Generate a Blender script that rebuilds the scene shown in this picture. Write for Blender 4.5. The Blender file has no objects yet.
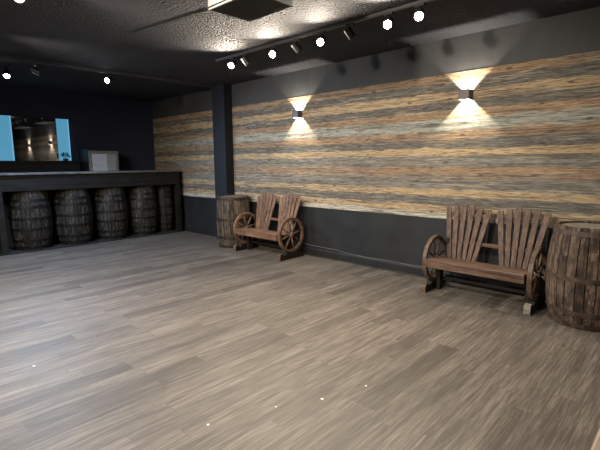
import bpy, bmesh, math, random
from mathutils import Vector, Matrix
PI = math.pi
R = math.radians
random.seed(7)
sc = bpy.context.scene
C = bpy.data.collections.new('place'); sc.collection.children.link(C)

# ------------------------------------------------------------------ materials
class NT:
    def __init__(s, name):
        s.m = bpy.data.materials.new(name); s.m.use_nodes = True
        s.t = s.m.node_tree; s.b = s.t.nodes['Principled BSDF']
    def n(s, kind, **kw):
        nd = s.t.nodes.new(kind)
        for k, v in kw.items():
            if k in nd.inputs.keys() if hasattr(nd.inputs, 'keys') else False: nd.inputs[k].default_value = v
            else: setattr(nd, k, v)
        return nd
    def l(s, a, b): s.t.links.new(a, b)
    def math(s, op, a, b=None, c=None):
        nd = s.t.nodes.new('ShaderNodeMath'); nd.operation = op
        for i, v in enumerate((a, b, c)):
            if v is None: continue
            if isinstance(v, (int, float)): nd.inputs[i].default_value = v
            else: s.l(v, nd.inputs[i])
        return nd.outputs[0]
    def coords(s, kind='Object'):
        return s.t.nodes.new('ShaderNodeTexCoord').outputs[kind]
    def world(s):
        return s.t.nodes.new('ShaderNodeNewGeometry').outputs['Position']
    def mapping(s, src, scale=(1,1,1), loc=(0,0,0)):
        m = s.t.nodes.new('ShaderNodeMapping'); s.l(src, m.inputs[0])
        m.inputs['Scale'].default_value = scale; m.inputs['Location'].default_value = loc
        return m.outputs[0]
    def noise(s, src, scale=5, detail=4, rough=.6, dist=0):
        nd = s.t.nodes.new('ShaderNodeTexNoise'); s.l(src, nd.inputs['Vector'])
        nd.inputs['Scale'].default_value = scale; nd.inputs['Detail'].default_value = detail
        nd.inputs['Roughness'].default_value = rough; nd.inputs['Distortion'].default_value = dist
        return nd.outputs['Fac']
    def ramp(s, src, stops, interp='LINEAR'):
        nd = s.t.nodes.new('ShaderNodeValToRGB'); nd.color_ramp.interpolation = interp
        e = nd.color_ramp.elements
        while len(e) < len(stops): e.new(0.5)
        for i, (p, c) in enumerate(stops):
            if isinstance(c, (int, float)): c = (c, c, c)
            e[i].position = p; e[i].color = (c[0], c[1], c[2], 1)
        s.l(src, nd.inputs[0]); return nd.outputs[0]
    def mix(s, fac, a, b, mode='MIX'):
        nd = s.t.nodes.new('ShaderNodeMix'); nd.data_type = 'RGBA'; nd.blend_type = mode
        for i, v in ((0, fac), (6, a), (7, b)):
            if isinstance(v, (int, float)): nd.inputs[i].default_value = v
            elif isinstance(v, tuple): nd.inputs[i].default_value = (v[0], v[1], v[2], 1)
            else: s.l(v, nd.inputs[i])
        return nd.outputs[2]
    def bump(s, h, strength=.3, dist=.01):
        nd = s.t.nodes.new('ShaderNodeBump'); s.l(h, nd.inputs['Height'])
        nd.inputs['Strength'].default_value = strength; nd.inputs['Distance'].default_value = dist
        s.l(nd.outputs[0], s.b.inputs['Normal'])
    def col(s, v):
        if isinstance(v, tuple): s.b.inputs['Base Color'].default_value = (v[0], v[1], v[2], 1)
        else: s.l(v, s.b.inputs['Base Color'])
    def rough(s, v):
        if isinstance(v, (int, float)): s.b.inputs['Roughness'].default_value = v
        else: s.l(v, s.b.inputs['Roughness'])

def plain(name, col, rough=.6, metal=0, emis=None, es=0, var=.25, vs=6, spec=.5):
    k = NT(name)
    nz = k.noise(k.coords(), vs, 5, .6)
    a = tuple(c*(1-var) for c in col); b = tuple(min(1, c*(1+var)) for c in col)
    k.col(k.ramp(nz, [(.3, a), (.7, b)])); k.rough(rough)
    k.b.inputs['Metallic'].default_value = metal
    k.b.inputs['Specular IOR Level'].default_value = spec
    if emis:
        k.b.inputs['Emission Color'].default_value = (*emis, 1); k.b.inputs['Emission Strength'].default_value = es
    return k.m

def floor_mat(name, light=False):
    k = NT(name); p = k.world()
    sep = k.t.nodes.new('ShaderNodeSeparateXYZ'); k.l(p, sep.inputs[0])
    W, L = .152, 1.22
    u = k.math('DIVIDE', sep.outputs[0], W); iu = k.math('FLOOR', u)
    wn = k.t.nodes.new('ShaderNodeTexWhiteNoise'); wn.noise_dimensions = '1D'; k.l(iu, wn.inputs['W'])
    v = k.math('ADD', k.math('DIVIDE', sep.outputs[1], L), k.math('MULTIPLY', wn.outputs['Value'], 5.0)); iv = k.math('FLOOR', v)
    cb = k.t.nodes.new('ShaderNodeCombineXYZ'); k.l(iu, cb.inputs[0]); k.l(iv, cb.inputs[1])
    w2 = k.t.nodes.new('ShaderNodeTexWhiteNoise'); w2.noise_dimensions = '2D'; k.l(cb.outputs[0], w2.inputs['Vector'])
    # grain running along the boards, offset per board
    off = k.t.nodes.new('ShaderNodeVectorMath'); off.operation = 'MULTIPLY_ADD'
    k.l(w2.outputs['Color'], off.inputs[0]); off.inputs[1].default_value = (9, 9, 9); k.l(p, off.inputs[2])
    g1 = k.noise(k.mapping(off.outputs[0], (9, .8, 1)), 3.0, 6, .65, .5)
    g2 = k.noise(k.mapping(off.outputs[0], (60, 2.2, 1)), 2.2, 4, .6)
    g3 = k.noise(k.mapping(off.outputs[0], (4, .5, 1)), 1.2, 3, .5, 1.2)
    if light: c0, c1, c2 = (.42, .34, .26), (.55, .46, .36), (.66, .56, .44)
    else: c0, c1, c2 = (.045, .037, .030), (.160, .140, .119), (.31, .278, .242)
    base = k.ramp(g1, [(.28, c0), (.5, c1), (.74, c2)])
    base = k.mix(.55, base, k.ramp(g2, [(.3, c0), (.5, c1), (.7, c2)]))
    tint = k.ramp(w2.outputs['Value'], [(0, (.56, .54, .52)), (.3, (.84, .82, .80)), (1, (1.0, .98, .95))])
    base = k.mix(1.0, base, tint, 'MULTIPLY')
    base = k.mix(1.0, base, k.ramp(g3, [(.32, .66), (.62, 1.0)]), 'MULTIPLY')
    fu = k.math('FRACT', u); fv = k.math('FRACT', v)
    s1 = k.math('LESS_THAN', k.math('MINIMUM', fu, k.math('SUBTRACT', 1, fu)), .012)
    s2 = k.math('LESS_THAN', k.math('MINIMUM', fv, k.math('SUBTRACT', 1, fv)), .0018)
    seam = k.math('MAXIMUM', s1, s2)
    g4 = k.noise(k.mapping(off.outputs[0], (26, .9, 1), (3,1,0)), 2.0, 5, .65, .3)
    if not light: base = k.mix(k.ramp(g4, [(.50, 0.0), (.62, .72)]), base, (.075, .062, .051))
    base = k.mix(k.math('MULTIPLY', seam, .3), base, (.06, .05, .045))
    k.col(base)
    k.rough(k.ramp(g2, [(.3, .48), (.7, .62)]))
    k.b.inputs['Specular IOR Level'].default_value = .45
    k.bump(k.math('SUBTRACT', k.math('MULTIPLY', g2, .5), seam), .18, .002)
    return k.m

def cladding_mat():
    """barn-board wall covering: bands of differing boards, ragged edges, grain and knots"""
    k = NT('barn_board_covering'); p = k.world()
    sep = k.t.nodes.new('ShaderNodeSeparateXYZ'); k.l(p, sep.inputs[0])
    wob = k.noise(k.mapping(p, (1.1, 1, 5)), 2.5, 5, .65)
    z = k.math('ADD', sep.outputs[2], k.math('MULTIPLY', k.math('SUBTRACT', wob, .5), .075))
    wob2 = k.noise(k.mapping(p, (5, 1, 60)), 1.3, 5, .7)
    z = k.math('ADD', z, k.math('MULTIPLY', k.math('SUBTRACT', wob2, .5), .05))
    t = k.math('DIVIDE', k.math('SUBTRACT', 2.63, z), 1.81)
    OR, YE, GR, DG, PA, BR, CR = (.36,.225,.125), (.50,.355,.195), (.215,.205,.18), (.12,.115,.105), (.36,.375,.33), (.27,.185,.125), (.55,.52,.43)
    hs = [(7.1,OR),(9,DG),(9,YE),(8,DG),(7.1,OR),(11.3,PA),(8,OR),(8,DG),(7,YE),(11,GR),(5.2,OR),(5.3,BR),(10.5,GR),(7,YE),(9,DG),(6.6,YE),(6.1,CR)]
    tot = sum(h for h, _ in hs); a = 0; stops = []
    for h, c in hs: stops.append((a/tot, c)); a += h
    base = k.ramp(t, stops, 'CONSTANT')
    # second, softer version of the same bands mixed in along the length
    st = k.noise(k.mapping(p, (.7, 1, 30)), 1.6, 7, .7, .3)
    st2 = k.noise(k.mapping(p, (1.3, 1, 26), (5, 0, 3)), 1.6, 6, .7, .3)
    fine = k.noise(k.mapping(p, (4.0, 1, 110)), 1.5, 6, .75, .2)
    blotch = k.noise(k.mapping(p, (1.0, 1, 12)), 2.2, 6, .7, .4)
    base = k.mix(k.ramp(blotch, [(.50, 0.0), (.62, .65)]), base, (.19, .18, .155))
    base = k.mix(k.ramp(blotch, [(.34, .55), (.45, 0.0)]), base, (.40, .27, .15))
    base = k.mix(k.ramp(st, [(.50, 0.0), (.60, .8)]), base, (.085, .075, .065))
    base = k.mix(k.ramp(st2, [(.54, 0.0), (.66, .7)]), base, (.48, .42, .31))
    base = k.mix(k.ramp(fine, [(.40, .95), (.50, 0.0)]), base, (.045, .037, .031))
    base = k.mix(k.ramp(fine, [(.54, 0.0), (.72, .5)]), base, (.62, .56, .45))
    vo = k.t.nodes.new('ShaderNodeTexVoronoi'); k.l(k.mapping(p, (3.2, 0, 8.5)), vo.inputs['Vector']); vo.inputs['Scale'].default_value = 1
    base = k.mix(k.ramp(vo.outputs['Distance'], [(.0, .9), (.09, .7), (.15, 0.0)]), base, (.07, .048, .035))
    # board joints
    k.col(base); k.rough(.72); k.b.inputs['Specular IOR Level'].default_value = .25
    k.bump(fine, .25, .004)
    return k.m

def stave_mat(name, dark, mid, light, rough=.75):
    k = NT(name); p = k.coords()
    at = k.t.nodes.new('ShaderNodeAttribute'); at.attribute_name = 'rnd'
    off = k.t.nodes.new('ShaderNodeVectorMath'); off.operation = 'MULTIPLY_ADD'
    k.l(at.outputs['Vector'], off.inputs[0]); off.inputs[1].default_value = (7, 7, 7); k.l(p, off.inputs[2])
    g = k.noise(k.mapping(off.outputs[0], (14, 14, 1.6)), 2.2, 6, .7, .4)
    s = k.noise(k.mapping(off.outputs[0], (3.5, 3.5, 2.2)), 2.5, 5, .65)
    base = k.ramp(g, [(.32, dark), (.5, mid), (.72, light)])
    base = k.mix(k.ramp(s, [(.40, .8), (.54, 0.0)]), base, dark)
    w_ = k.noise(k.mapping(off.outputs[0], (9, 9, 3.5)), 2.6, 6, .75)
    base = k.mix(k.ramp(w_, [(.55, 0.0), (.68, .7)]), base, tuple(min(1, c*1.35) for c in light))
    tint = k.ramp(at.outputs['Fac'], [(0, (.5, .47, .45)), (.5, (.85, .82, .8)), (1, (1.0, .95, .88))])
    base = k.mix(1.0, base, tint, 'MULTIPLY')
    k.col(base); k.rough(rough); k.b.inputs['Specular IOR Level'].default_value = .3
    k.bump(g, .5, .006)
    return k.m

def wood_mat(name, dark, mid, light, axis, rough=.55):
    k = NT(name); p = k.coords()
    sc_ = {'x': (1.2, 16, 16), 'y': (16, 1.2, 16), 'z': (16, 16, 1.2)}[axis]
    at = k.t.nodes.new('ShaderNodeObjectInfo')
    off = k.t.nodes.new('ShaderNodeVectorMath'); off.operation = 'ADD'
    k.l(at.outputs['Random'], off.inputs[0]); k.l(p, off.inputs[1])
    g = k.noise(k.mapping(off.outputs[0], sc_), 2.4, 6, .65, .6)
    s = k.noise(off.outputs[0], 5, 4, .6)
    base = k.ramp(g, [(.3, dark), (.5, mid), (.72, light)])
    base = k.mix(1.0, base, k.ramp(s, [(.3, .55), (.62, 1.0)]), 'MULTIPLY')
    base = k.mix(1.0, base, k.ramp(at.outputs['Random'], [(0, .78), (1, 1.0)]), 'MULTIPLY')
    k.col(base); k.rough(rough); k.b.inputs['Specular IOR Level'].default_value = .35
    k.bump(g, .3, .004)
    return k.m

def ceiling_mat():
    k = NT('dark_stipple_ceiling'); p = k.world()
    n = k.noise(p, 34, 3, .7); vo = k.t.nodes.new('ShaderNodeTexVoronoi'); k.l(p, vo.inputs['Vector']); vo.inputs['Scale'].default_value = 42
    big = k.noise(p, 1.2, 3, .5)
    k.col(k.ramp(big, [(.3, (.039, .040, .049)), (.7, (.055, .056, .068))])); k.rough(.85)
    k.b.inputs['Specular IOR Level'].default_value = .2
    h = k.math('ADD', n, k.math('SUBTRACT', .6, vo.outputs['Distance']))
    k.bump(h, .9, .020)
    return k.m

def paint_mat(name, a, b, rough, streak=(1,1,1)):
    k = NT(name); p = k.world()
    n = k.noise(k.mapping(p, streak), 2.2, 6, .65)
    k.col(k.ramp(n, [(.3, a), (.7, b)])); k.rough(k.ramp(n, [(.3, rough), (.7, rough+.15)]))
    k.b.inputs['Specular IOR Level'].default_value = .35
    k.bump(k.noise(p, 90, 3, .6), .12, .003)
    return k.m

M = {}
M['floor'] = floor_mat('grey_vinyl_planks')
M['floor_light'] = floor_mat('pale_wood_boards', True)
M['ceiling'] = ceiling_mat()
M['upper'] = paint_mat('charcoal_wall_paint', (.045,.045,.047), (.060,.060,.062), .5, (4,4,.6))
M['lower'] = paint_mat('black_wainscot_paint', (.011,.0125,.014), (.020,.022,.024), .5, (1.5,1.5,1.5))
M['navy'] = paint_mat('blue_black_wall_paint', (.022,.028,.056), (.030,.036,.068), .6)
M['pillar'] = paint_mat('blue_black_pillar_paint', (.009,.011,.018), (.012,.015,.023), .6)
M['skirting'] = paint_mat('black_skirting_paint', (.008,.009,.010), (.016,.017,.018), .5)
M['cladding'] = cladding_mat()
M['stave'] = stave_mat('weathered_barrel_oak', (.026,.018,.014), (.110,.075,.053), (.27,.215,.17))
M['stave_grey'] = stave_mat('greyed_barrel_oak', (.028,.022,.017), (.105,.082,.062), (.22,.185,.15))
M['stave_dark'] = stave_mat('black_stained_barrel_oak', (.009,.008,.008), (.034,.031,.028), (.13,.12,.11), .6)
M['hoop'] = plain('rusted_hoop_iron', (.045,.034,.028), .55, .6, var=.5, vs=14)
M['hoop_brown'] = plain('brown_rusted_hoop_iron', (.065,.042,.031), .65, .3, var=.7, vs=16)
M['hoop_dark'] = plain('black_hoop_iron', (.018,.018,.018), .5, .6, var=.5, vs=14)
M['head'] = wood_mat('barrel_head_oak', (.12,.11,.09), (.27,.255,.215), (.42,.40,.345), 'x', .6)
M['bench_z'] = wood_mat('stained_slat_wood', (.034,.017,.011), (.130,.070,.044), (.26,.155,.105), 'z')
M['bench_x'] = wood_mat('stained_seat_wood', (.042,.022,.014), (.145,.082,.053), (.28,.175,.12), 'x', .45)
M['bench1_z'] = wood_mat('warm_stained_slat_wood', (.06,.031,.019), (.20,.112,.068), (.34,.21,.135), 'z')
M['bench1_x'] = wood_mat('warm_stained_seat_wood', (.10,.052,.030), (.22,.12,.072), (.34,.20,.13), 'x', .45)
M['rim'] = wood_mat('wheel_rim_wood', (.05,.03,.02), (.13,.08,.052), (.24,.16,.11), 'y', .5)
M['rim1'] = wood_mat('warm_wheel_rim_wood', (.09,.046,.028), (.20,.11,.065), (.31,.19,.12), 'y', .5)
M['spoke'] = wood_mat('wheel_spoke_wood', (.06,.035,.022), (.13,.08,.052), (.22,.14,.10), 'z')
M['dark_frame'] = wood_mat('dark_bench_frame', (.008,.006,.005), (.018,.013,.010), (.036,.026,.02), 'y')
M['endgrain'] = plain('pale_end_grain', (.17,.15,.125), .7, var=.35, vs=30)
M['bar_wood'] = wood_mat('black_bar_wood', (.009,.008,.008), (.016,.015,.015), (.030,.028,.027), 'y', .5)
M['bar_top'] = wood_mat('bar_top_wood', (.09,.088,.09), (.14,.138,.14), (.2,.195,.2), 'y', .35)
M['void'] = plain('black_backing', (.010,.010,.013), .8)
M['black_metal'] = plain('black_powder_coat', (.02,.02,.021), .45, .3, var=.15)
M['grey_metal'] = plain('grey_satin_metal', (.09,.085,.085), .45, .3, var=.1)
M['track'] = plain('track_aluminium', (.10,.10,.10), .35, .6, var=.2)
M['white_metal'] = plain('off_white_enamel', (.34,.32,.31), .5, var=.06)
M['unit_dark'] = plain('dark_grille_plastic', (.016,.017,.022), .6)
M['lamp'] = plain('warm_lamp_face', (1,.9,.75), .5, emis=(1,.86,.66), es=45, var=0)
M['lamp_cool'] = plain('cool_lamp_face', (.8,.95,1), .5, emis=(.80,.95,1.0), es=25, var=0)
M['lamp_small'] = plain('small_white_lamp_face', (1,1,1), .5, emis=(.95,.95,1.0), es=10, var=0)
M['lens'] = plain('sconce_reflector', (.02,.02,.02), .6, var=0)
M['blue'] = plain('backlit_blue_acrylic', (.10,.30,.42), .35, emis=(.115,.41,.66), es=.42, var=.1, vs=3)
M['blue_rim'] = plain('backlit_blue_acrylic_edge', (.2,.4,.5), .35, emis=(.2,.55,.8), es=.5, var=.05)
M['cable'] = plain('grey_cable_rubber', (.10,.10,.10), .5, var=.2)
M['black_cable'] = plain('black_cable_rubber', (.02,.02,.02), .5, var=.2)
M['scrap'] = plain('white_paper', (.8,.8,.78), .8, var=.05)
M['leaf'] = plain('dark_green_leaf', (.02,.045,.04), .6, var=.3)
M['pot'] = plain('dark_clay', (.03,.03,.035), .6)
M['fridge_body'] = plain('black_fridge_steel', (.02,.021,.026), .45, .2, var=.1)
M['fridge_trim'] = plain('pale_fridge_frame', (.22,.23,.26), .4, .3, var=.1)
M['fridge_inside'] = plain('glowing_fridge_liner', (.26,.27,.31), .5, emis=(.55,.62,.8), es=.13, var=.25, vs=9)  # liner itself glows, standing in for a lamp inside the fridge
k = NT('mirror_glass'); k.col((.26,.28,.31)); k.b.inputs['Metallic'].default_value = 1
k.rough(k.ramp(k.noise(k.coords(), 3, 3), [(.3, .015), (.7, .03)])); M['mirror'] = k.m
k = NT('fridge_glass'); k.col((.8,.85,.9)); k.rough(.05); k.b.inputs['Alpha'].default_value = .25
k.l(k.ramp(k.noise(k.coords(), 3, 3), [(.3, .2), (.7, .3)]), k.b.inputs['Alpha']); M['glass'] = k.m

# ------------------------------------------------------------------ mesh helpers
def add_box(bm, x0, x1, y0, y1, z0, z1, mat=None):
    vs = [bm.verts.new(p) for p in ((x0,y0,z0),(x1,y0,z0),(x1,y1,z0),(x0,y1,z0),(x0,y0,z1),(x1,y0,z1),(x1,y1,z1),(x0,y1,z1))]
    if mat is not None:
        for v in vs: v.co = mat @ v.co
    for f in ((0,3,2,1),(4,5,6,7),(0,1,5,4),(1,2,6,5),(2,3,7,6),(3,0,4,7)): bm.faces.new([vs[i] for i in f])
    return vs
def box(*a, mat=None):
    bm = bmesh.new(); add_box(bm, *a, mat=mat); return bm
def add_prism(bm, pts, axis, a, b):
    """closed outline pts (2-D) extruded along axis from a to b"""
    def P(u, v, w): return {'x': (w, u, v), 'y': (u, w, v), 'z': (u, v, w)}[axis]
    A = [bm.verts.new(P(u, v, a)) for u, v in pts]; B = [bm.verts.new(P(u, v, b)) for u, v in pts]
    n = len(pts)
    bm.faces.new(A); bm.faces.new(B[::-1])
    for i in range(n): bm.faces.new((A[i], B[i], B[(i+1) % n], A[(i+1) % n]))
def add_tube(bm, pts, r, seg=8):
    rings = []
    for i, p in enumerate(pts):
        p = Vector(p); d = Vector(pts[min(i+1, len(pts)-1)]) - Vector(pts[max(i-1, 0)]); d.normalize()
        up = Vector((0,0,1)) if abs(d.z) < .9 else Vector((1,0,0))
        a = d.cross(up).normalized(); b = d.cross(a).normalized()
        rr = r[i] if isinstance(r, (list, tuple)) else r
        rings.append([bm.verts.new(p + (a*math.cos(t)+b*math.sin(t))*rr) for t in [2*PI*j/seg for j in range(seg)]])
    for A, B in zip(rings, rings[1:]):
        for j in range(seg): bm.faces.new((A[j], A[(j+1) % seg], B[(j+1) % seg], B[j]))
    bm.faces.new(rings[0][::-1]); bm.faces.new(rings[-1])
def add_lathe(bm, prof, seg=32, closed=False):
    """profile of (r, z) around z"""
    rings = [[bm.verts.new((r*math.cos(2*PI*j/seg), r*math.sin(2*PI*j/seg), z)) for j in range(seg)] for r, z in prof]
    pairs = list(zip(rings, rings[1:])) + ([(rings[-1], rings[0])] if closed else [])
    for A, B in pairs:
        for j in range(seg): bm.faces.new((A[j], A[(j+1) % seg], B[(j+1) % seg], B[j]))
    if not closed:
        bm.faces.new(rings[0][::-1]); bm.faces.new(rings[-1])
def obj(name, bm, mat, parent=None, bevel=0, smooth=False, rnd=None):
    bmesh.ops.recalc_face_normals(bm, faces=bm.faces)
    me = bpy.data.meshes.new(name); bm.to_mesh(me); bm.free()
    me.materials.append(mat)
    o = bpy.data.objects.new(name, me); C.objects.link(o)
    if parent: o.parent = parent
    if bevel:
        b = o.modifiers.new('bevel', 'BEVEL'); b.width = bevel; b.segments = 2; b.limit_method = 'ANGLE'; b.angle_limit = R(40)
    if smooth:
        for p in me.polygons: p.use_smooth = True
    return o
def thing(name, label, cat, loc=(0,0,0), rotz=0, group=None):
    o = bpy.data.objects.new(name, None); C.objects.link(o); o.empty_display_size = .1
    o.location = loc; o.rotation_euler = (0, 0, rotz)
    return tag(o, label, cat, group)
def tag(o, label, cat, group=None):
    o['label'] = label; o['category'] = cat
    if group: o['group'] = group
    return o
def struct(name, bm, mat, parent=None, **kw):
    o = obj(name, bm, mat, parent, **kw)
    if not parent: o['kind'] = 'structure'
    return o
def dup(root, loc, rotz, label, group=None, scale=None):
    r = root.copy(); C.objects.link(r); r.location = loc; r.rotation_euler = (0, 0, rotz); r['label'] = label
    if scale: r.scale = scale
    if group: r['group'] = group
    for ch in list(root.children):
        c = ch.copy(); C.objects.link(c); c.parent = r
        for g in ch.children:
            d = g.copy(); C.objects.link(d); d.parent = c
    return r

# ------------------------------------------------------------------ the room
XL, XR, YB, YF, ZC = -9.98, 4.6, 5.25, -3.6, 3.05
T = .12
struct('floor', box(XL-T, XR+T, YF-T, YB+T, -.1, 0), M['floor'])
struct('ceiling', box(XL-T, XR+T, YF-T, YB+T, ZC, ZC+.1), M['ceiling'])
# long wall: upper paint, cladding, black lower part
struct('wall_back', box(XL-T, XR+T, YB, YB+T, .82, ZC), M['upper'])
struct('wall_back_lower', box(XL-T, XR+T, YB, YB+T, 0, .82), M['lower'])
struct('trim_1', box(XL, XR, YB-.006, YB, .82, 2.63), M['cladding'])
struct('wall_left', box(XL-T, XL, YF-T, YB, 0, ZC), M['navy'])
struct('wall_right', box(XR, XR+T, YF-T, YB, 0, ZC), M['upper'])
struct('wall_front', box(XL-T, XR+T, YF-T, YF, 0, ZC), M['upper'])
bm = bmesh.new(); add_prism(bm, [(YB, 0), (YB-.02, 0), (YB-.02, .105), (YB-.012, .125), (YB, .125)], 'x', XL, XR)
struct('baseboard_back', bm, M['skirting'])
# square pilaster on the long wall
struct('wall_pillar', box(-7.20, -6.81, 5.05, YB-.006, 0, ZC), M['pillar'], bevel=.004)
# ceiling beam in front of the bar
struct('trim_2', box(-7.26, -7.14, YF, YB, ZC-.045, ZC), M['ceiling'], bevel=.004)
# pale boards that take over from the grey floor
struct('trim_3', box(-.318, XR, YF, 3.3, 0, .004), M['floor_light'])

# ------------------------------------------------------------------ barrels
def make_barrel(label, group, stave, hoopm, headm, H=.95, RB=.34, RE=.285, n=28, hoops=(.03,.15,.36,.55,.76,.875), seed=1):
    rg = random.Random(seed)
    t = thing('barrel', label, 'barrel', (0,0,0), 0, group)
    def rad(z):
        u = (z/H-.5)*2
        return RE + (RB-RE)*(1-abs(u)**2.1)
    bm = bmesh.new(); lay = bm.faces.layers.float.new('rnd')
    NZ = 14
    a = 0; cuts = [0]
    ws = [rg.uniform(.75, 1.25) for _ in range(n)]; s = sum(ws)
    for w in ws: cuts.append(cuts[-1]+2*PI*w/s)
    for i in range(n):
        g = .0035/RB; a0, a1 = cuts[i]+g, cuts[i+1]-g; dr = rg.uniform(-.0022, .0022); rv = rg.random()
        cols = []
        for j in range(NZ+1):
            z = H*j/NZ; r = rad(z)+dr
            ring = []
            for (aa, rr) in ((a0, r-.022), (a0, r-.002), (a0+.008, r), ((a0+a1)/2, r+.001), (a1-.008, r), (a1, r-.002), (a1, r-.022)):
                ring.append(bm.verts.new((rr*math.cos(aa), rr*math.sin(aa), z)))
            cols.append(ring)
        for A, B in zip(cols, cols[1:]):
            for q in range(7):
                f = bm.faces.new((A[q], A[(q+1) % 7], B[(q+1) % 7], B[q])); f[lay] = rv
        f = bm.faces.new(cols[0]); f[lay] = rv; f = bm.faces.new(cols[-1][::-1]); f[lay] = rv
    obj('staves', bm, stave, t)
    bm = bmesh.new(); add_lathe(bm, [(rad(.03)-.02, .03), (rad(.25)-.02, .25), (RB-.021, H*.5), (rad(H-.25)-.02, H-.25), (rad(H-.035)-.02, H-.035)], 40)
    obj('inner_wall', bm, M['void'], t, smooth=False)
    bm = bmesh.new()
    hr = rad(H-.03)-.021
    k = 7
    for i in range(k):   # boards of the head
        x0 = -hr + 2*hr*i/k + .0015; x1 = -hr + 2*hr*(i+1)/k - .0015
        pts = []
        for q in range(7):
            x = x0+(x1-x0)*q/6; pts.append((x, -math.sqrt(max(hr*hr-x*x, 1e-6))))
        for q in range(6, -1, -1):
            x = x0+(x1-x0)*q/6; pts.append((x, math.sqrt(max(hr*hr-x*x, 1e-6))))
        add_prism(bm, pts, 'z', H-.034, H-.018)
    obj('head', bm, headm, t)
    for z in hoops:
        for w in (.045,):
            za, zb = z, z+w
            bm = bmesh.new()
            add_lathe(bm, [(rad(za)+.001, za), (rad(za)+.0065, za), (rad(zb)+.0065, zb), (rad(zb)+.001, zb)], 48, True)
            bm.verts.ensure_lookup_table()
            h = obj('hoop', bm, hoopm, t)
    return t

bR = make_barrel('brown weathered oak barrel beside the bench nearest the right edge of the room', 'free-standing barrels', M['stave'], M['hoop_brown'], M['head'], hoops=(.012, .125, .45, .87), seed=3)
bR.location = (-.755, 4.79, 0); bR.rotation_euler = (0, 0, .6)
bL = make_barrel('greyed wooden barrel in front of the wall pillar beside the farther bench', 'free-standing barrels', M['stave_grey'], M['hoop'], M['head'], RB=.312, RE=.288, hoops=(.01, .17, .5, .88), seed=5)
bL.location = (-6.42, 4.90, 0); bL.rotation_euler = (0, 0, 1.1)
dk = make_barrel('black-stained barrel under the bar, leftmost and nearest, beside the left bar post', 'barrels set into the bar front', M['stave_dark'], M['hoop_dark'], M['stave_dark'], H=1.068, RB=.335, RE=.28, seed=8)
dk.location = (-8.965, 2.20, .022)
dup(dk, (-8.965, 2.94, .022), 1.3, 'black-stained barrel under the bar, second from the left')
dup(dk, (-8.965, 3.67, .022), 2.9, 'black-stained barrel under the bar, third from the left', scale=(.96,.96,1))
dup(dk, (-8.965, 4.36, .022), 4.1, 'black-stained barrel under the bar, fourth from the left', scale=(.91,.91,1))
dup(dk, (-9.0, 4.885, .022), 5.2, 'black-stained barrel under the bar, partly hidden in shadow at the end by the wood wall', scale=(.62,.62,1))

# ------------------------------------------------------------------ bar
bar = thing('bar_counter', 'long black wooden bar counter with barrels set into its front', 'bar', (-9.0, 3, 0))
def bp(name, bm, mat, **kw):
    o = obj(name, bm, mat, bar, **kw); o.location = (9.05, -3, 0); return o
Y0, Y1 = .9, 5.13
bp('counter_top', box(-9.40, -8.66, Y0, Y1+.02, 1.375, 1.41), M['bar_top'], bevel=.004)
bm = bmesh.new()
for i in range(3): add_box(bm, -8.73, -8.70, Y0, Y1, 1.095+.0935*i, 1.095+.0935*(i+1)-.003)
bp('apron', bm, M['bar_wood'], bevel=.002)
bp('plinth', box(-9.35, -8.70, Y0, Y1, 0, .02), M['void'], bevel=.003)
bp('back_panel', box(-9.398, -9.385, Y0, Y1, .02, 1.37), M['void'])
for y in (1.69, 5.07):
    bp('post', box(-8.79, -8.70, y-.045, y+.045, .02, 1.092), M['bar_wood'], bevel=.003)
bp('post', box(-8.79, -8.70, Y0, Y0+.09, .02, 1.092), M['bar_wood'], bevel=.003)
bp('end_panel', box(-9.35, -8.70, Y1-.02, Y1, .02, 1.37), M['bar_wood'])
bp('end_panel', box(-9.35, -8.70, Y0, Y0+.02, .02, 1.37), M['bar_wood'])
bp('under_shelf', box(-9.35, -8.735, Y0, Y1, 1.12, 1.14), M['void'])

# ------------------------------------------------------------------ behind the bar
bc = thing('back_counter', 'low black cabinet along the wall behind the bar', 'cabinet', (-9.9, 2.2, 0))
def cp(name, bm, mat, **kw):
    o = obj(name, bm, mat, bc, **kw); o.location = (9.9, -2.2, 0); return o
cp('body', box(-9.975, -9.72, .5, 3.40, 0, 1.58), M['void'])
cp('top', box(-9.975, -9.70, .5, 3.42, 1.58, 1.61), M['bar_wood'], bevel=.003)
mir = thing('wall_mirror', 'wide mirror on the dark wall behind the bar, reflecting two wall lamps', 'mirror', (XL, 2.6, 1.6))
o = obj('mirror_glass', box(XL+.006, XL+.016, 2.27, 3.06, 1.63, 2.50), M['mirror'], mir); o.location = (-XL, -2.6, -1.6)
for za, zb in ((2.50, 2.515), (1.612, 1.63)):
    o = obj('frame_rail', box(XL+.001, XL+.02, 1.8, 3.42, za, zb), M['bar_wood'], mir); o.location = (-XL, -2.6, -1.6)
for ya, yb, lab in ((1.82, 2.26, 'backlit light blue wall panel left of the mirror behind the bar'), (3.07, 3.30, 'backlit light blue wall panel right of the mirror behind the bar')):
    t = thing('light_panel', lab, 'light panel', (XL, (ya+yb)/2, 1.63), 0, 'blue light panels by the mirror')
    o = obj('panel', box(XL+.003, XL+.035, ya, yb, 1.632, 2.498), M['blue'], t, bevel=.003); o.location = (-XL, -(ya+yb)/2, -1.63)
    o = obj('edge_strip', box(XL+.003, XL+.042, yb-.018, yb, 1.632, 2.498), M['blue_rim'], t); o.location = (-XL, -(ya+yb)/2, -1.63)
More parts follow.
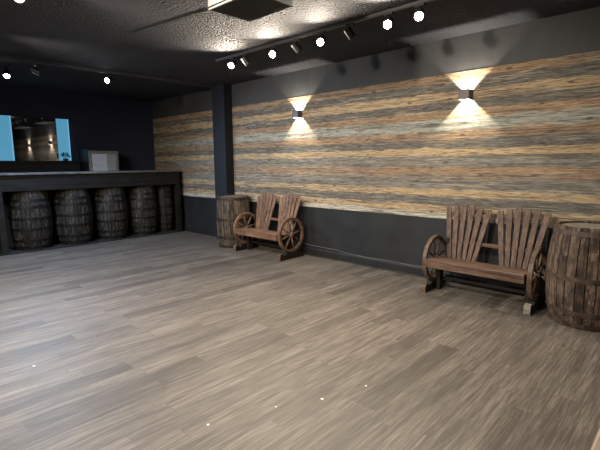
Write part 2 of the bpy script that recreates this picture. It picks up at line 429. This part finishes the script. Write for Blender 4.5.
# small plant in front of the right panel
pl = thing('potted_plant', 'small dark bushy plant standing before the right blue panel', 'plant', (-9.84, 3.155, 1.611))
bm = bmesh.new(); add_lathe(bm, [(.03, 0), (.042, .01), (.05, .06), (.046, .065), (.04, .05)], 20)
obj('pot', bm, M['pot'], pl, smooth=True)
bm = bmesh.new(); rg = random.Random(4)
for i in range(150):
    th, ph = rg.uniform(0, 2*PI), math.acos(rg.uniform(-.5, 1)); r = .075*rg.uniform(.5, 1.1)
    c = Vector((r*math.sin(ph)*math.cos(th), r*math.sin(ph)*math.sin(th), .115+r*.75*math.cos(ph)))
    d = (c-Vector((0,0,.09))).normalized(); s = d.cross(Vector((rg.uniform(-1,1), rg.uniform(-1,1), rg.uniform(-1,1)))).normalized()
    L = rg.uniform(.02, .035)
    q = [c, c+d*L*.5+s*L*.3, c+d*L, c+d*L*.5-s*L*.3]; bm.faces.new([bm.verts.new(v) for v in q])
add_tube(bm, [(0,0,.04), (0,0,.12)], .006, 6)
obj('foliage', bm, M['leaf'], pl)
# upright fridge
fr = thing('drinks_fridge', 'upright fridge with a pale glass door standing behind the bar', 'fridge', (-9.69, 3.77, 0)); fr.scale = (.9, 1, 1)
def fp(name, bm, mat, par=fr, **kw): return obj(name, bm, mat, par, **kw)
bm = bmesh.new()
for a in ((-.30,.30,-.31,-.28,.0,1.86), (-.30,.30,.28,.31,0,1.86), (-.30,-.27,-.28,.28,0,1.86), (-.27,.30,-.28,.28,1.81,1.86), (-.27,.30,-.28,.28,0,.12)): add_box(bm, *a)
fp('cabinet_body', bm, M['fridge_body'], bevel=.003)
fp('liner', box(-.268, -.262, -.278, .278, .12, 1.81), M['fridge_inside'])
for z in (.5, .85, 1.2, 1.52):
    bm = bmesh.new()
    for i in range(12): add_tube(bm, [(-.26, -.27+i*.049, z), (.25, -.27+i*.049, z)], .003, 5)
    add_tube(bm, [(.25, -.275, z), (.25, .275, z)], .005, 6)
    fp('wire_shelf', bm, M['fridge_trim'])
bm = bmesh.new()
for a in ((.302,.33,-.31,-.25,.1,1.83), (.302,.33,.25,.31,.1,1.83), (.302,.33,-.25,.25,1.77,1.83), (.302,.33,-.25,.25,.1,.16)): add_box(bm, *a)
dr = fp('door', bm, M['fridge_trim'], bevel=.003)
fp('door_glass', box(.312, .318, -.25, .25, .16, 1.77), M['glass'], dr)
bm = bmesh.new(); add_tube(bm, [(.332, -.285, .9), (.355, -.285, .92), (.355, -.285, 1.68), (.332, -.285, 1.70)], .009, 8)
fp('door_handle', bm, M['white_metal'], dr, smooth=True)

# ------------------------------------------------------------------ benches
def slat_bm(xb, xt, wb, wt, y0, y1, z0, z1, th, round_):
    """one back slat: tapered board leaning back, top rounded or square"""
    bm = bmesh.new()
    out = [(xb-wb/2, 0), (xb+wb/2, 0), (xt+wt/2, 1-round_*.05)]
    if round_:
        for q in range(1, 6):
            a = PI*q/6; out.append((xt+math.cos(a)*wt/2, 1-round_*.05+math.sin(a)*.05*round_))
    out.append((xt-wt/2, 1-round_*.05))
    F, B = [], []
    for u, v in out:
        y = y0+(y1-y0)*v; z = z0+(z1-z0)*v
        F.append(bm.verts.new((u, y, z))); B.append(bm.verts.new((u, y+th, z+.2*th)))
    n = len(out)
    bm.faces.new(F); bm.faces.new(B[::-1])
    for i in range(n): bm.faces.new((F[i], B[i], B[(i+1) % n], F[(i+1) % n]))
    return bm

def wheel(parent, x, zc, r, rimm, spk, side):
    """wagon wheel in the plane x = const"""
    w = .048
    bm = bmesh.new(); seg = 48; rings = []
    for (rr, xx) in ((r, -w/2), (r, w/2), (r-.042, w/2), (r-.042, -w/2)):
        rings.append([bm.verts.new((x+xx, rr*math.cos(2*PI*j/seg), zc+rr*math.sin(2*PI*j/seg))) for j in range(seg)])
    for i in range(4):
        A, B = rings[i], rings[(i+1) % 4]
        for j in range(seg): bm.faces.new((A[j], A[(j+1) % seg], B[(j+1) % seg], B[j]))
    rim = obj('wheel', bm, rimm, parent, bevel=.004)
    bm = bmesh.new()
    add_tube(bm, [(x-.04, 0, zc), (x-.03, 0, zc), (x+.03, 0, zc), (x+.04, 0, zc)], [.026, .042, .042, .026], 20)
    obj('hub', bm, spk, rim, smooth=False)
    for i in range(8):
        a = 2*PI*(i+.3)/8
        bm = bmesh.new(); d = Vector((0, math.cos(a), math.sin(a))); c = Vector((x, 0, zc))
        add_tube(bm, [c+d*.035, c+d*.12, c+d*(r-.04)], [.011, .014, .010], 8)
        obj('spoke', bm, spk, rim, smooth=True)
    return rim

def make_bench(label, loc, style, mz, mx, rimm, spk):
    t = thing('wagon_wheel_bench', label, 'bench', loc, 0, None)
    HW = .56; SZ = .395; ZC_ = .375 if style == 2 else .39; RW = .285
    # wheels as arm rests
    for s in (-1, 1): wheel(t, s*(HW+.012), ZC_, RW, rimm, spk, s)
    # floor runners with a raised saddle beneath each wheel
    for s in (-1, 1):
        pts = [(-.27, .0), (.265, .0), (.265, .05), (.20, .058), (.12, .115), (.06, .10), (-.06, .10), (-.12, .112), (-.165, .075), (-.20, .078), (-.215, .098), (-.24, .106), (-.262, .092), (-.272, .065), (-.275, .02)]
        bm = bmesh.new(); xs = s*(HW+.012)
        add_prism(bm, pts, 'x', xs-.034, xs+.034); rn = obj('runner', bm, M['dark_frame'], t, bevel=.004)
        bm = bmesh.new()
        add_prism(bm, [(-.287, .006), (-.2755, .0), (-.2705, .066), (-.262, .092), (-.240, .106), (-.243, .114), (-.272, .099), (-.284, .068)], 'x', xs-.032, xs+.032)
        pale = style == 2 and s == 1; e = obj('end_cap', bm, M['endgrain'] if pale else M['rim'], rn)
        if pale: e['label'] = 'pale worn end of the runner'
        # leg and side rail
        xs = s*(HW-.062); obj('leg', box(xs-.022, xs+.022, -.045, .045, .0, SZ-.05), M['dark_frame'], t, bevel=.003)
        bm = bmesh.new(); add_prism(bm, [(-.262, SZ-.085), (.17, SZ-.125), (.17, SZ-.06), (-.262, SZ-.024)], 'x', xs-.02, xs+.02)
        obj('seat_rail', bm, M['dark_frame'], t, bevel=.002)
        # small axle block joining wheel and rail
        bm = bmesh.new(); add_tube(bm, [(s*(HW-.09), 0, ZC_), (s*(HW+.075), 0, ZC_)], .012, 10)
        obj('axle', bm, M['dark_frame'], t, smooth=True)
    # slatted stretchers low between the runners
    for y in (.06, .13):
        obj('stretcher', box(-(HW-.085), HW-.085, y-.02, y+.02, .12, .15), M['dark_frame'], t, bevel=.002)
    # seat: front apron then slats running along the bench, dipping to the back
    obj('seat_apron', box(-HW+.0, HW-.03, -.292, -.266, SZ-.078, SZ-.006), mx, t, bevel=.003)
    ys = [(-.302, -.215), (-.197, -.118), (-.098, -.022), (-.002, .075)]
    for i, (a, b) in enumerate(ys):
        z1 = SZ-.028*(i) ; 
        rot = Matrix.Translation((0, (a+b)/2, SZ-.007*i-.0)) @ Matrix.Rotation(R(-4), 4, 'X')
        obj('seat_slat', box(-HW+.0, HW-.03, -(b-a)/2, (b-a)/2, -.004, .018, mat=rot), mx, t, bevel=.003)
    # two fan backs
    for s in (-1, 1):
        xc = s*(.308 if style == 2 else .292) + (.02 if style == 2 else .018)
        n = 6
        for i in range(n):
            u = (i-(n-1)/2)/((n-1)/2)
            if style == 2: xb, xt, wb, wt, zt, rd = xc+u*.145, xc+u*.245, .05, .066, 1.03-.045*abs(u)**2, 0
            else: xb, xt, wb, wt, zt, rd = xc+u*.135, xc+u*.212, .047, .072, 1.045-.085*abs(u)**2.2, 1
            bm = slat_bm(xb, xt, wb, wt, .085, .245, SZ-.05, zt, .019, rd)
            obj('back_slat', bm, mz, t, bevel=.003)
        # rail across the top of the fan, behind it
        for z, hw in ((.90, .235),):
            v = (z-.38)/.65; y = .085+.16*v+.024
            obj('back_rail', box(xc-hw, xc+hw, y, y+.022, z-.028, z+.028), mx, t, bevel=.002)
    v = (.58-.38)/.65; y = .085+.16*v+.024
    obj('back_rail', box(-.50, .50, y, y+.022, .56, .60), mx, t, bevel=.002)
    obj('back_post', box(-.505, -.465, .135, .165, .30, .62), M['dark_frame'], t, bevel=.002)
    obj('back_post', box(.465, .505, .135, .165, .30, .62), M['dark_frame'], t, bevel=.002)
    return t
make_bench('dark-stained double bench with wagon wheel arms and spread square slats, beside the nearer barrel', (-1.775, 4.87, 0), 2, M['bench_z'], M['bench_x'], M['rim'], M['spoke'])
make_bench('reddish double bench with wagon wheel arms and tight rounded backs, by the pillar barrel', (-5.41, 4.85, 0), 1, M['bench1_z'], M['bench1_x'], M['rim1'], M['bench1_z'])

# ------------------------------------------------------------------ cables along the wall foot
def cable(pts, r, mat, label):
    bm = bmesh.new()
    P = [Vector(p) for p in pts]; out = []
    for i in range(len(P)-1):
        p0, p1, p2, p3 = P[max(i-1,0)], P[i], P[i+1], P[min(i+2,len(P)-1)]
        for q in range(6):
            t = q/6
            out.append(.5*((2*p1)+(p2-p0)*t+(2*p0-5*p1+4*p2-p3)*t*t+(3*p1-p0-3*p2+p3)*t**3))
    out.append(P[-1]); add_tube(bm, out, r, 8)
    return tag(obj('cable', bm, mat, smooth=True), label, 'cable', None)
cable([(-5.0,5.242,.20),(-4.85,5.242,.175),(-4.6,5.242,.165),(-4.2,5.242,.16),(-4.0,5.24,.142),(-3.6,5.238,.131),(-3.2,5.24,.138),(-2.9,5.238,.131),(-2.6,5.242,.145),(-2.4,5.242,.17),(-2.2,5.242,.145)], .005, M['cable'], 'light grey cable drooping along the top of the skirting between the benches')
cable([(-5.0,5.2,.012),(-4.6,5.185,.012),(-4.0,5.2,.012),(-3.4,5.18,.012),(-2.9,5.2,.012),(-2.3,5.175,.012)], .008, M['black_cable'], 'black cable lying on the floor along the skirting between the benches')

# ------------------------------------------------------------------ wall lamps
def make_sconce(label, loc):
    t = thing('wall_lamp', label, 'wall lamp', loc, 0, 'up-and-down wall lamps')
    w, h, d, th = .062, .058, .115, .004
    bm = bmesh.new()
    add_box(bm, -w, -w+th, -d, -.006, -h, h); add_box(bm, w-th, w, -d, -.006, -h, h)
    add_box(bm, -w+th, w-th, -d, -d+th, -h, h)
    obj('housing', bm, M['grey_metal'], t)
    obj('back_plate', box(-w, w, -.006, -.001, -h, h), M['black_metal'], t)
    bm = bmesh.new(); add_tube(bm, [(-w+th, -.085, 0), (-.014, -.085, 0)], .004, 8)
    obj('lamp_holder', bm, M['lens'], t)
    return t
def sconce_light(loc):
    l = bpy.data.lights.new('wall_lamp_bulb', 'POINT'); l.energy = SCONCE; l.color = (1, .90, .72); l.shadow_soft_size = .006
    o = bpy.data.objects.new('wall_lamp_bulb', l); C.objects.link(o); o.location = (loc[0]+.0, loc[1]-.085, loc[2])
SCONCE = 42
s0 = make_sconce('square up-and-down wall lamp above the farther bench', (-5.0, YB-.006, 2.345))
dup(s0, (-2.195, YB-.006, 2.345), 0, 'square up-and-down wall lamp above the nearer bench')
dup(s0, (.61, YB-.006, 2.345), 0, 'square up-and-down wall lamp past the right edge of the view, seen in the mirror')
for x in (-5.0, -2.195, .61): sconce_light((x, YB-.006, 2.345))

# ------------------------------------------------------------------ ceiling track and spots
def spot(name, loc, target, energy, size, color=(1,.86,.68), blend=.5, rad=.03):
    l = bpy.data.lights.new(name, 'SPOT'); l.energy = energy; l.spot_size = R(size); l.spot_blend = blend
    l.color = color; l.shadow_soft_size = rad
    o = bpy.data.objects.new(name, l); C.objects.link(o); o.location = loc
    o.rotation_euler = (Vector(target)-Vector(loc)).to_track_quat('-Z', 'Y').to_euler()
    return o
YT, ZT = 3.86, 3.05
tr = thing('lighting_track', 'thin ceiling track carrying the row of spotlights before the wood wall', 'lighting track', (-3.6, YT, ZT))
obj('rail', box(-1.75, 1.66, -.017, .017, -.032, -.001), M['track'], tr, bevel=.002)
obj('end_feed', box(1.66, 1.90, -.022, .022, -.036, -.001), M['grey_metal'], tr, bevel=.003)
def track_head(label, x, dirv, lit, y=YT, z=ZT, mat=None, grp='spotlights on the ceiling track'):
    """a cylinder head on a yoke; dirv is where it points"""
    t = thing('track_spotlight', label, 'spotlight', (x, y, z-.032), 0, grp)
    obj('adapter', box(-.05, .05, -.016, .016, -.022, 0), M['black_metal'], t, bevel=.002)
    bm = bmesh.new(); add_tube(bm, [(0,0,-.02), (0,0,-.06)], .008, 8); obj('stem', bm, M['black_metal'], t, smooth=True)
    d = Vector(dirv).normalized(); c = Vector((0,0,-.095))
    a, b = c-d*.055, c+d*.06
    bm = bmesh.new()
    # open-fronted can
    up = Vector((0,0,1)) if abs(d.z) < .9 else Vector((1,0,0)); u = d.cross(up).normalized(); v = d.cross(u).normalized()
    prof = [(0, .028), (0, .038), (.004, .043), (.115, .043), (.115, .040), (.095, .038)]
    rings = [[bm.verts.new(a+d*zz+(u*math.cos(2*PI*j/20)+v*math.sin(2*PI*j/20))*rr) for j in range(20)] for zz, rr in prof]
    for A, B in zip(rings, rings[1:]):
        for j in range(20): bm.faces.new((A[j], A[(j+1) % 20], B[(j+1) % 20], B[j]))
    bm.faces.new(rings[0][::-1])
    obj('lamp_can', bm, M['black_metal'], t, smooth=False)
    bm = bmesh.new(); f0 = a+d*.098
    add_tube(bm, [f0-d*.004+d*.012, f0+d*.012], .0395, 20)
    obj('lamp_face', bm, (mat or M['lamp']) if lit else M['lens'], t)
    return t, Vector((x, y, z-.032))+b
heads = [(-4.98, 1, 'lit spotlight at the far left end of the ceiling track', (.6,-1,-.55)),
         (-4.68, 0, 'unlit spotlight between the two leftmost lit ones on the track', (.45,.45,-.9)),
         (-4.13, 1, 'lit spotlight second from the left on the ceiling track', (.6,-1,-.5)),
         (-3.72, 0, 'unlit spotlight tilted to the wall, left of the middle lit one', (.5,.5,-.8)),
         (-3.33, 1, 'lit spotlight in the middle of the ceiling track', (.5,-1,-.6)),
         (-2.93, 0, 'unlit black spotlight tilted down, right of the middle lit one', (.45,.45,-.9)),
         (-2.45, 1, 'lit spotlight second from the right on the ceiling track', (.4,-1,-.6)),
         (-2.11, 1, 'lit spotlight rightmost on the ceiling track', (.4,-1,-.6))]
for x, lit, lab, d in heads:
    t, p = track_head(lab, x, d, lit)
    if lit: spot('track_bulb', p, p+Vector(d), 125, 155, blend=.65, rad=.02)
# second track nearer the viewer: one head just inside the picture, the rest, unseen, light the wall
tr2 = thing('lighting_track', 'ceiling track at the upper left, nearer the viewer', 'lighting track', (-1, 1.12, ZT))
obj('rail', box(-3.6, 4.6, -.017, .017, -.032, -.001), M['track'], tr2, bevel=.002)
t, p = track_head('lit spotlight cut by the top edge of the picture at upper left', -4.22, (.75,-.5,-.5), 1, 1.12, ZT, grp=None)
spot('track_bulb', p, p+Vector((.3,-.2,-1)), 150, 165, color=(.95,.93,.97), blend=.5)
for x, tx, e, s in ((-6.0, -6.9, 95, 88), (-4.1, -4.7, 150, 84), (-2.4, -3.0, 290, 82), (1.2, .3, 80, 80)):  # leftmost spot is added beyond the rail to brighten the left boards
    p = Vector((x, 1.12, ZT-.15))
    spot('track_bulb', p, (tx, 5.0, 1.2), e, s, blend=.75, color=(1,.88,.72), rad=.06)
# unseen spots added behind the viewer as soft fill for the floor
for x, y, e in ((-6.2, .2, 120), (-4.4, -.8, 350), (-2.4, -1.2, 310), (1.6, -.8, 15)):
    spot('room_fill', (x, y, ZT-.08), (x-.4, y+1.8, 0), e, 140, color=(1,.91,.79), blend=.9, rad=.12)

# lamps over the bar
bs, p = track_head('bright cool white spotlight over the bar at the left edge of the picture', -7.88, (.7,-.2,-.7), 1, 1.80, ZT, M['lamp_cool'], None)
spot('bar_bulb', p, (-6.6, 2.6, 0), 340, 150, color=(.50,.70,1), blend=.6)
t, p = track_head('tiny lit spotlight on the dark ceiling over the bar', -7.30, (.6,-.8,-.3), 0, 3.10, ZT, None, None)
for ch in t.children:
    if ch.name.startswith('lamp_face'): ch.data.materials[0] = M['lamp_small']
spot('bar_bulb', p, (-7.0, 4.0, 0), 90, 150, color=(.45,.62,1), blend=.7)
track_head('unlit grey spotlight on the ceiling beam over the bar', -7.2, (.6,.7,-.5), 0, 2.02, ZT-.03, None, None)

# ------------------------------------------------------------------ ceiling unit
au = thing('ceiling_air_unit', 'boxy air unit on the ceiling with pale front and dark underside', 'air unit', (-2.8, 2.39, ZC))
obj('body', box(-.30, .24, -.19, .22, -.25, -.001), M['unit_dark'], au, bevel=.004)
obj('front_panel', box(-.31, .25, -.215, -.19, -.225, -.001), M['white_metal'], au, bevel=.004)
obj('lower_trim', box(-.305, .245, -.212, -.19, -.25, -.236), M['white_metal'], au, bevel=.003)
bm = bmesh.new()
for i in range(9): add_box(bm, -.26, .20, -.15+i*.04, -.135+i*.04, -.252, -.25)
obj('grille', bm, M['unit_dark'], au)
# conduit
bm = bmesh.new(); add_tube(bm, [(-3.72, 2.6, ZC-.004), (-4.3, 2.52, ZC-.004), (-4.95, 2.43, ZC-.004)], .0035, 8)
tag(obj('conduit', bm, M['black_cable'], smooth=True), 'thin dark conduit across the ceiling left of the air unit', 'conduit')

# ------------------------------------------------------------------ litter on the floor
rg = random.Random(11)
CAMR = ((.7236953,.69008511,-.0069032),(.0948845,-.10940374,-.98945831),(-.68356568,.71541133,-.14465335))
F_ = 425.047
for x, y, s, lab in ((-3.655,0.818,.011,'white paper fleck on the floor at the far left of the picture'),
                       (-2.026,1.310,.011,'white paper fleck on the floor near the bottom edge of the picture'),
                       (-1.866,1.718,.007,'tiny white fleck on the floor, between the two larger flecks at bottom centre'),
                       (-1.711,1.990,.012,'largest white paper fleck on the floor, bottom centre'),
                       (-1.594,2.326,.008,'tiny white fleck on the floor, rightmost of the five')):
    bm = bmesh.new()
    n = 6; pts = [(s*rg.uniform(.6, 1.1)*math.cos(2*PI*i/n), s*rg.uniform(.6, 1.1)*math.sin(2*PI*i/n)) for i in range(n)]
    add_prism(bm, pts, 'z', 0, .002)
    o = obj('paper_scrap', bm, M['scrap']); o.location = (x, y, .0005)
    tag(o, lab, 'paper scrap', 'paper flecks on the floor')

# ------------------------------------------------------------------ world, camera
w = bpy.data.worlds.new('dim_room'); sc.world = w; w.use_nodes = True
w.node_tree.nodes['Background'].inputs[0].default_value = (.5,.6,1,1); w.node_tree.nodes['Background'].inputs[1].default_value = .02
cam = bpy.data.cameras.new('camera'); co = bpy.data.objects.new('camera', cam); C.objects.link(co)
cam.sensor_width = 36; cam.lens = 36*F_/600; cam.clip_start = .05
r, dn, fw = [Vector(v) for v in CAMR]
m = Matrix((( r.x, -dn.x, -fw.x), (r.y, -dn.y, -fw.y), (r.z, -dn.z, -fw.z))).to_4x4()
m.translation = (0, 0, 1.55); co.matrix_world = m
sc.camera = co
sc.view_settings.view_transform = 'Standard'; sc.view_settings.look = 'None'
sc.view_settings.gamma = 1; sc.view_settings.use_curve_mapping = False
sc.view_settings.exposure = 0.55
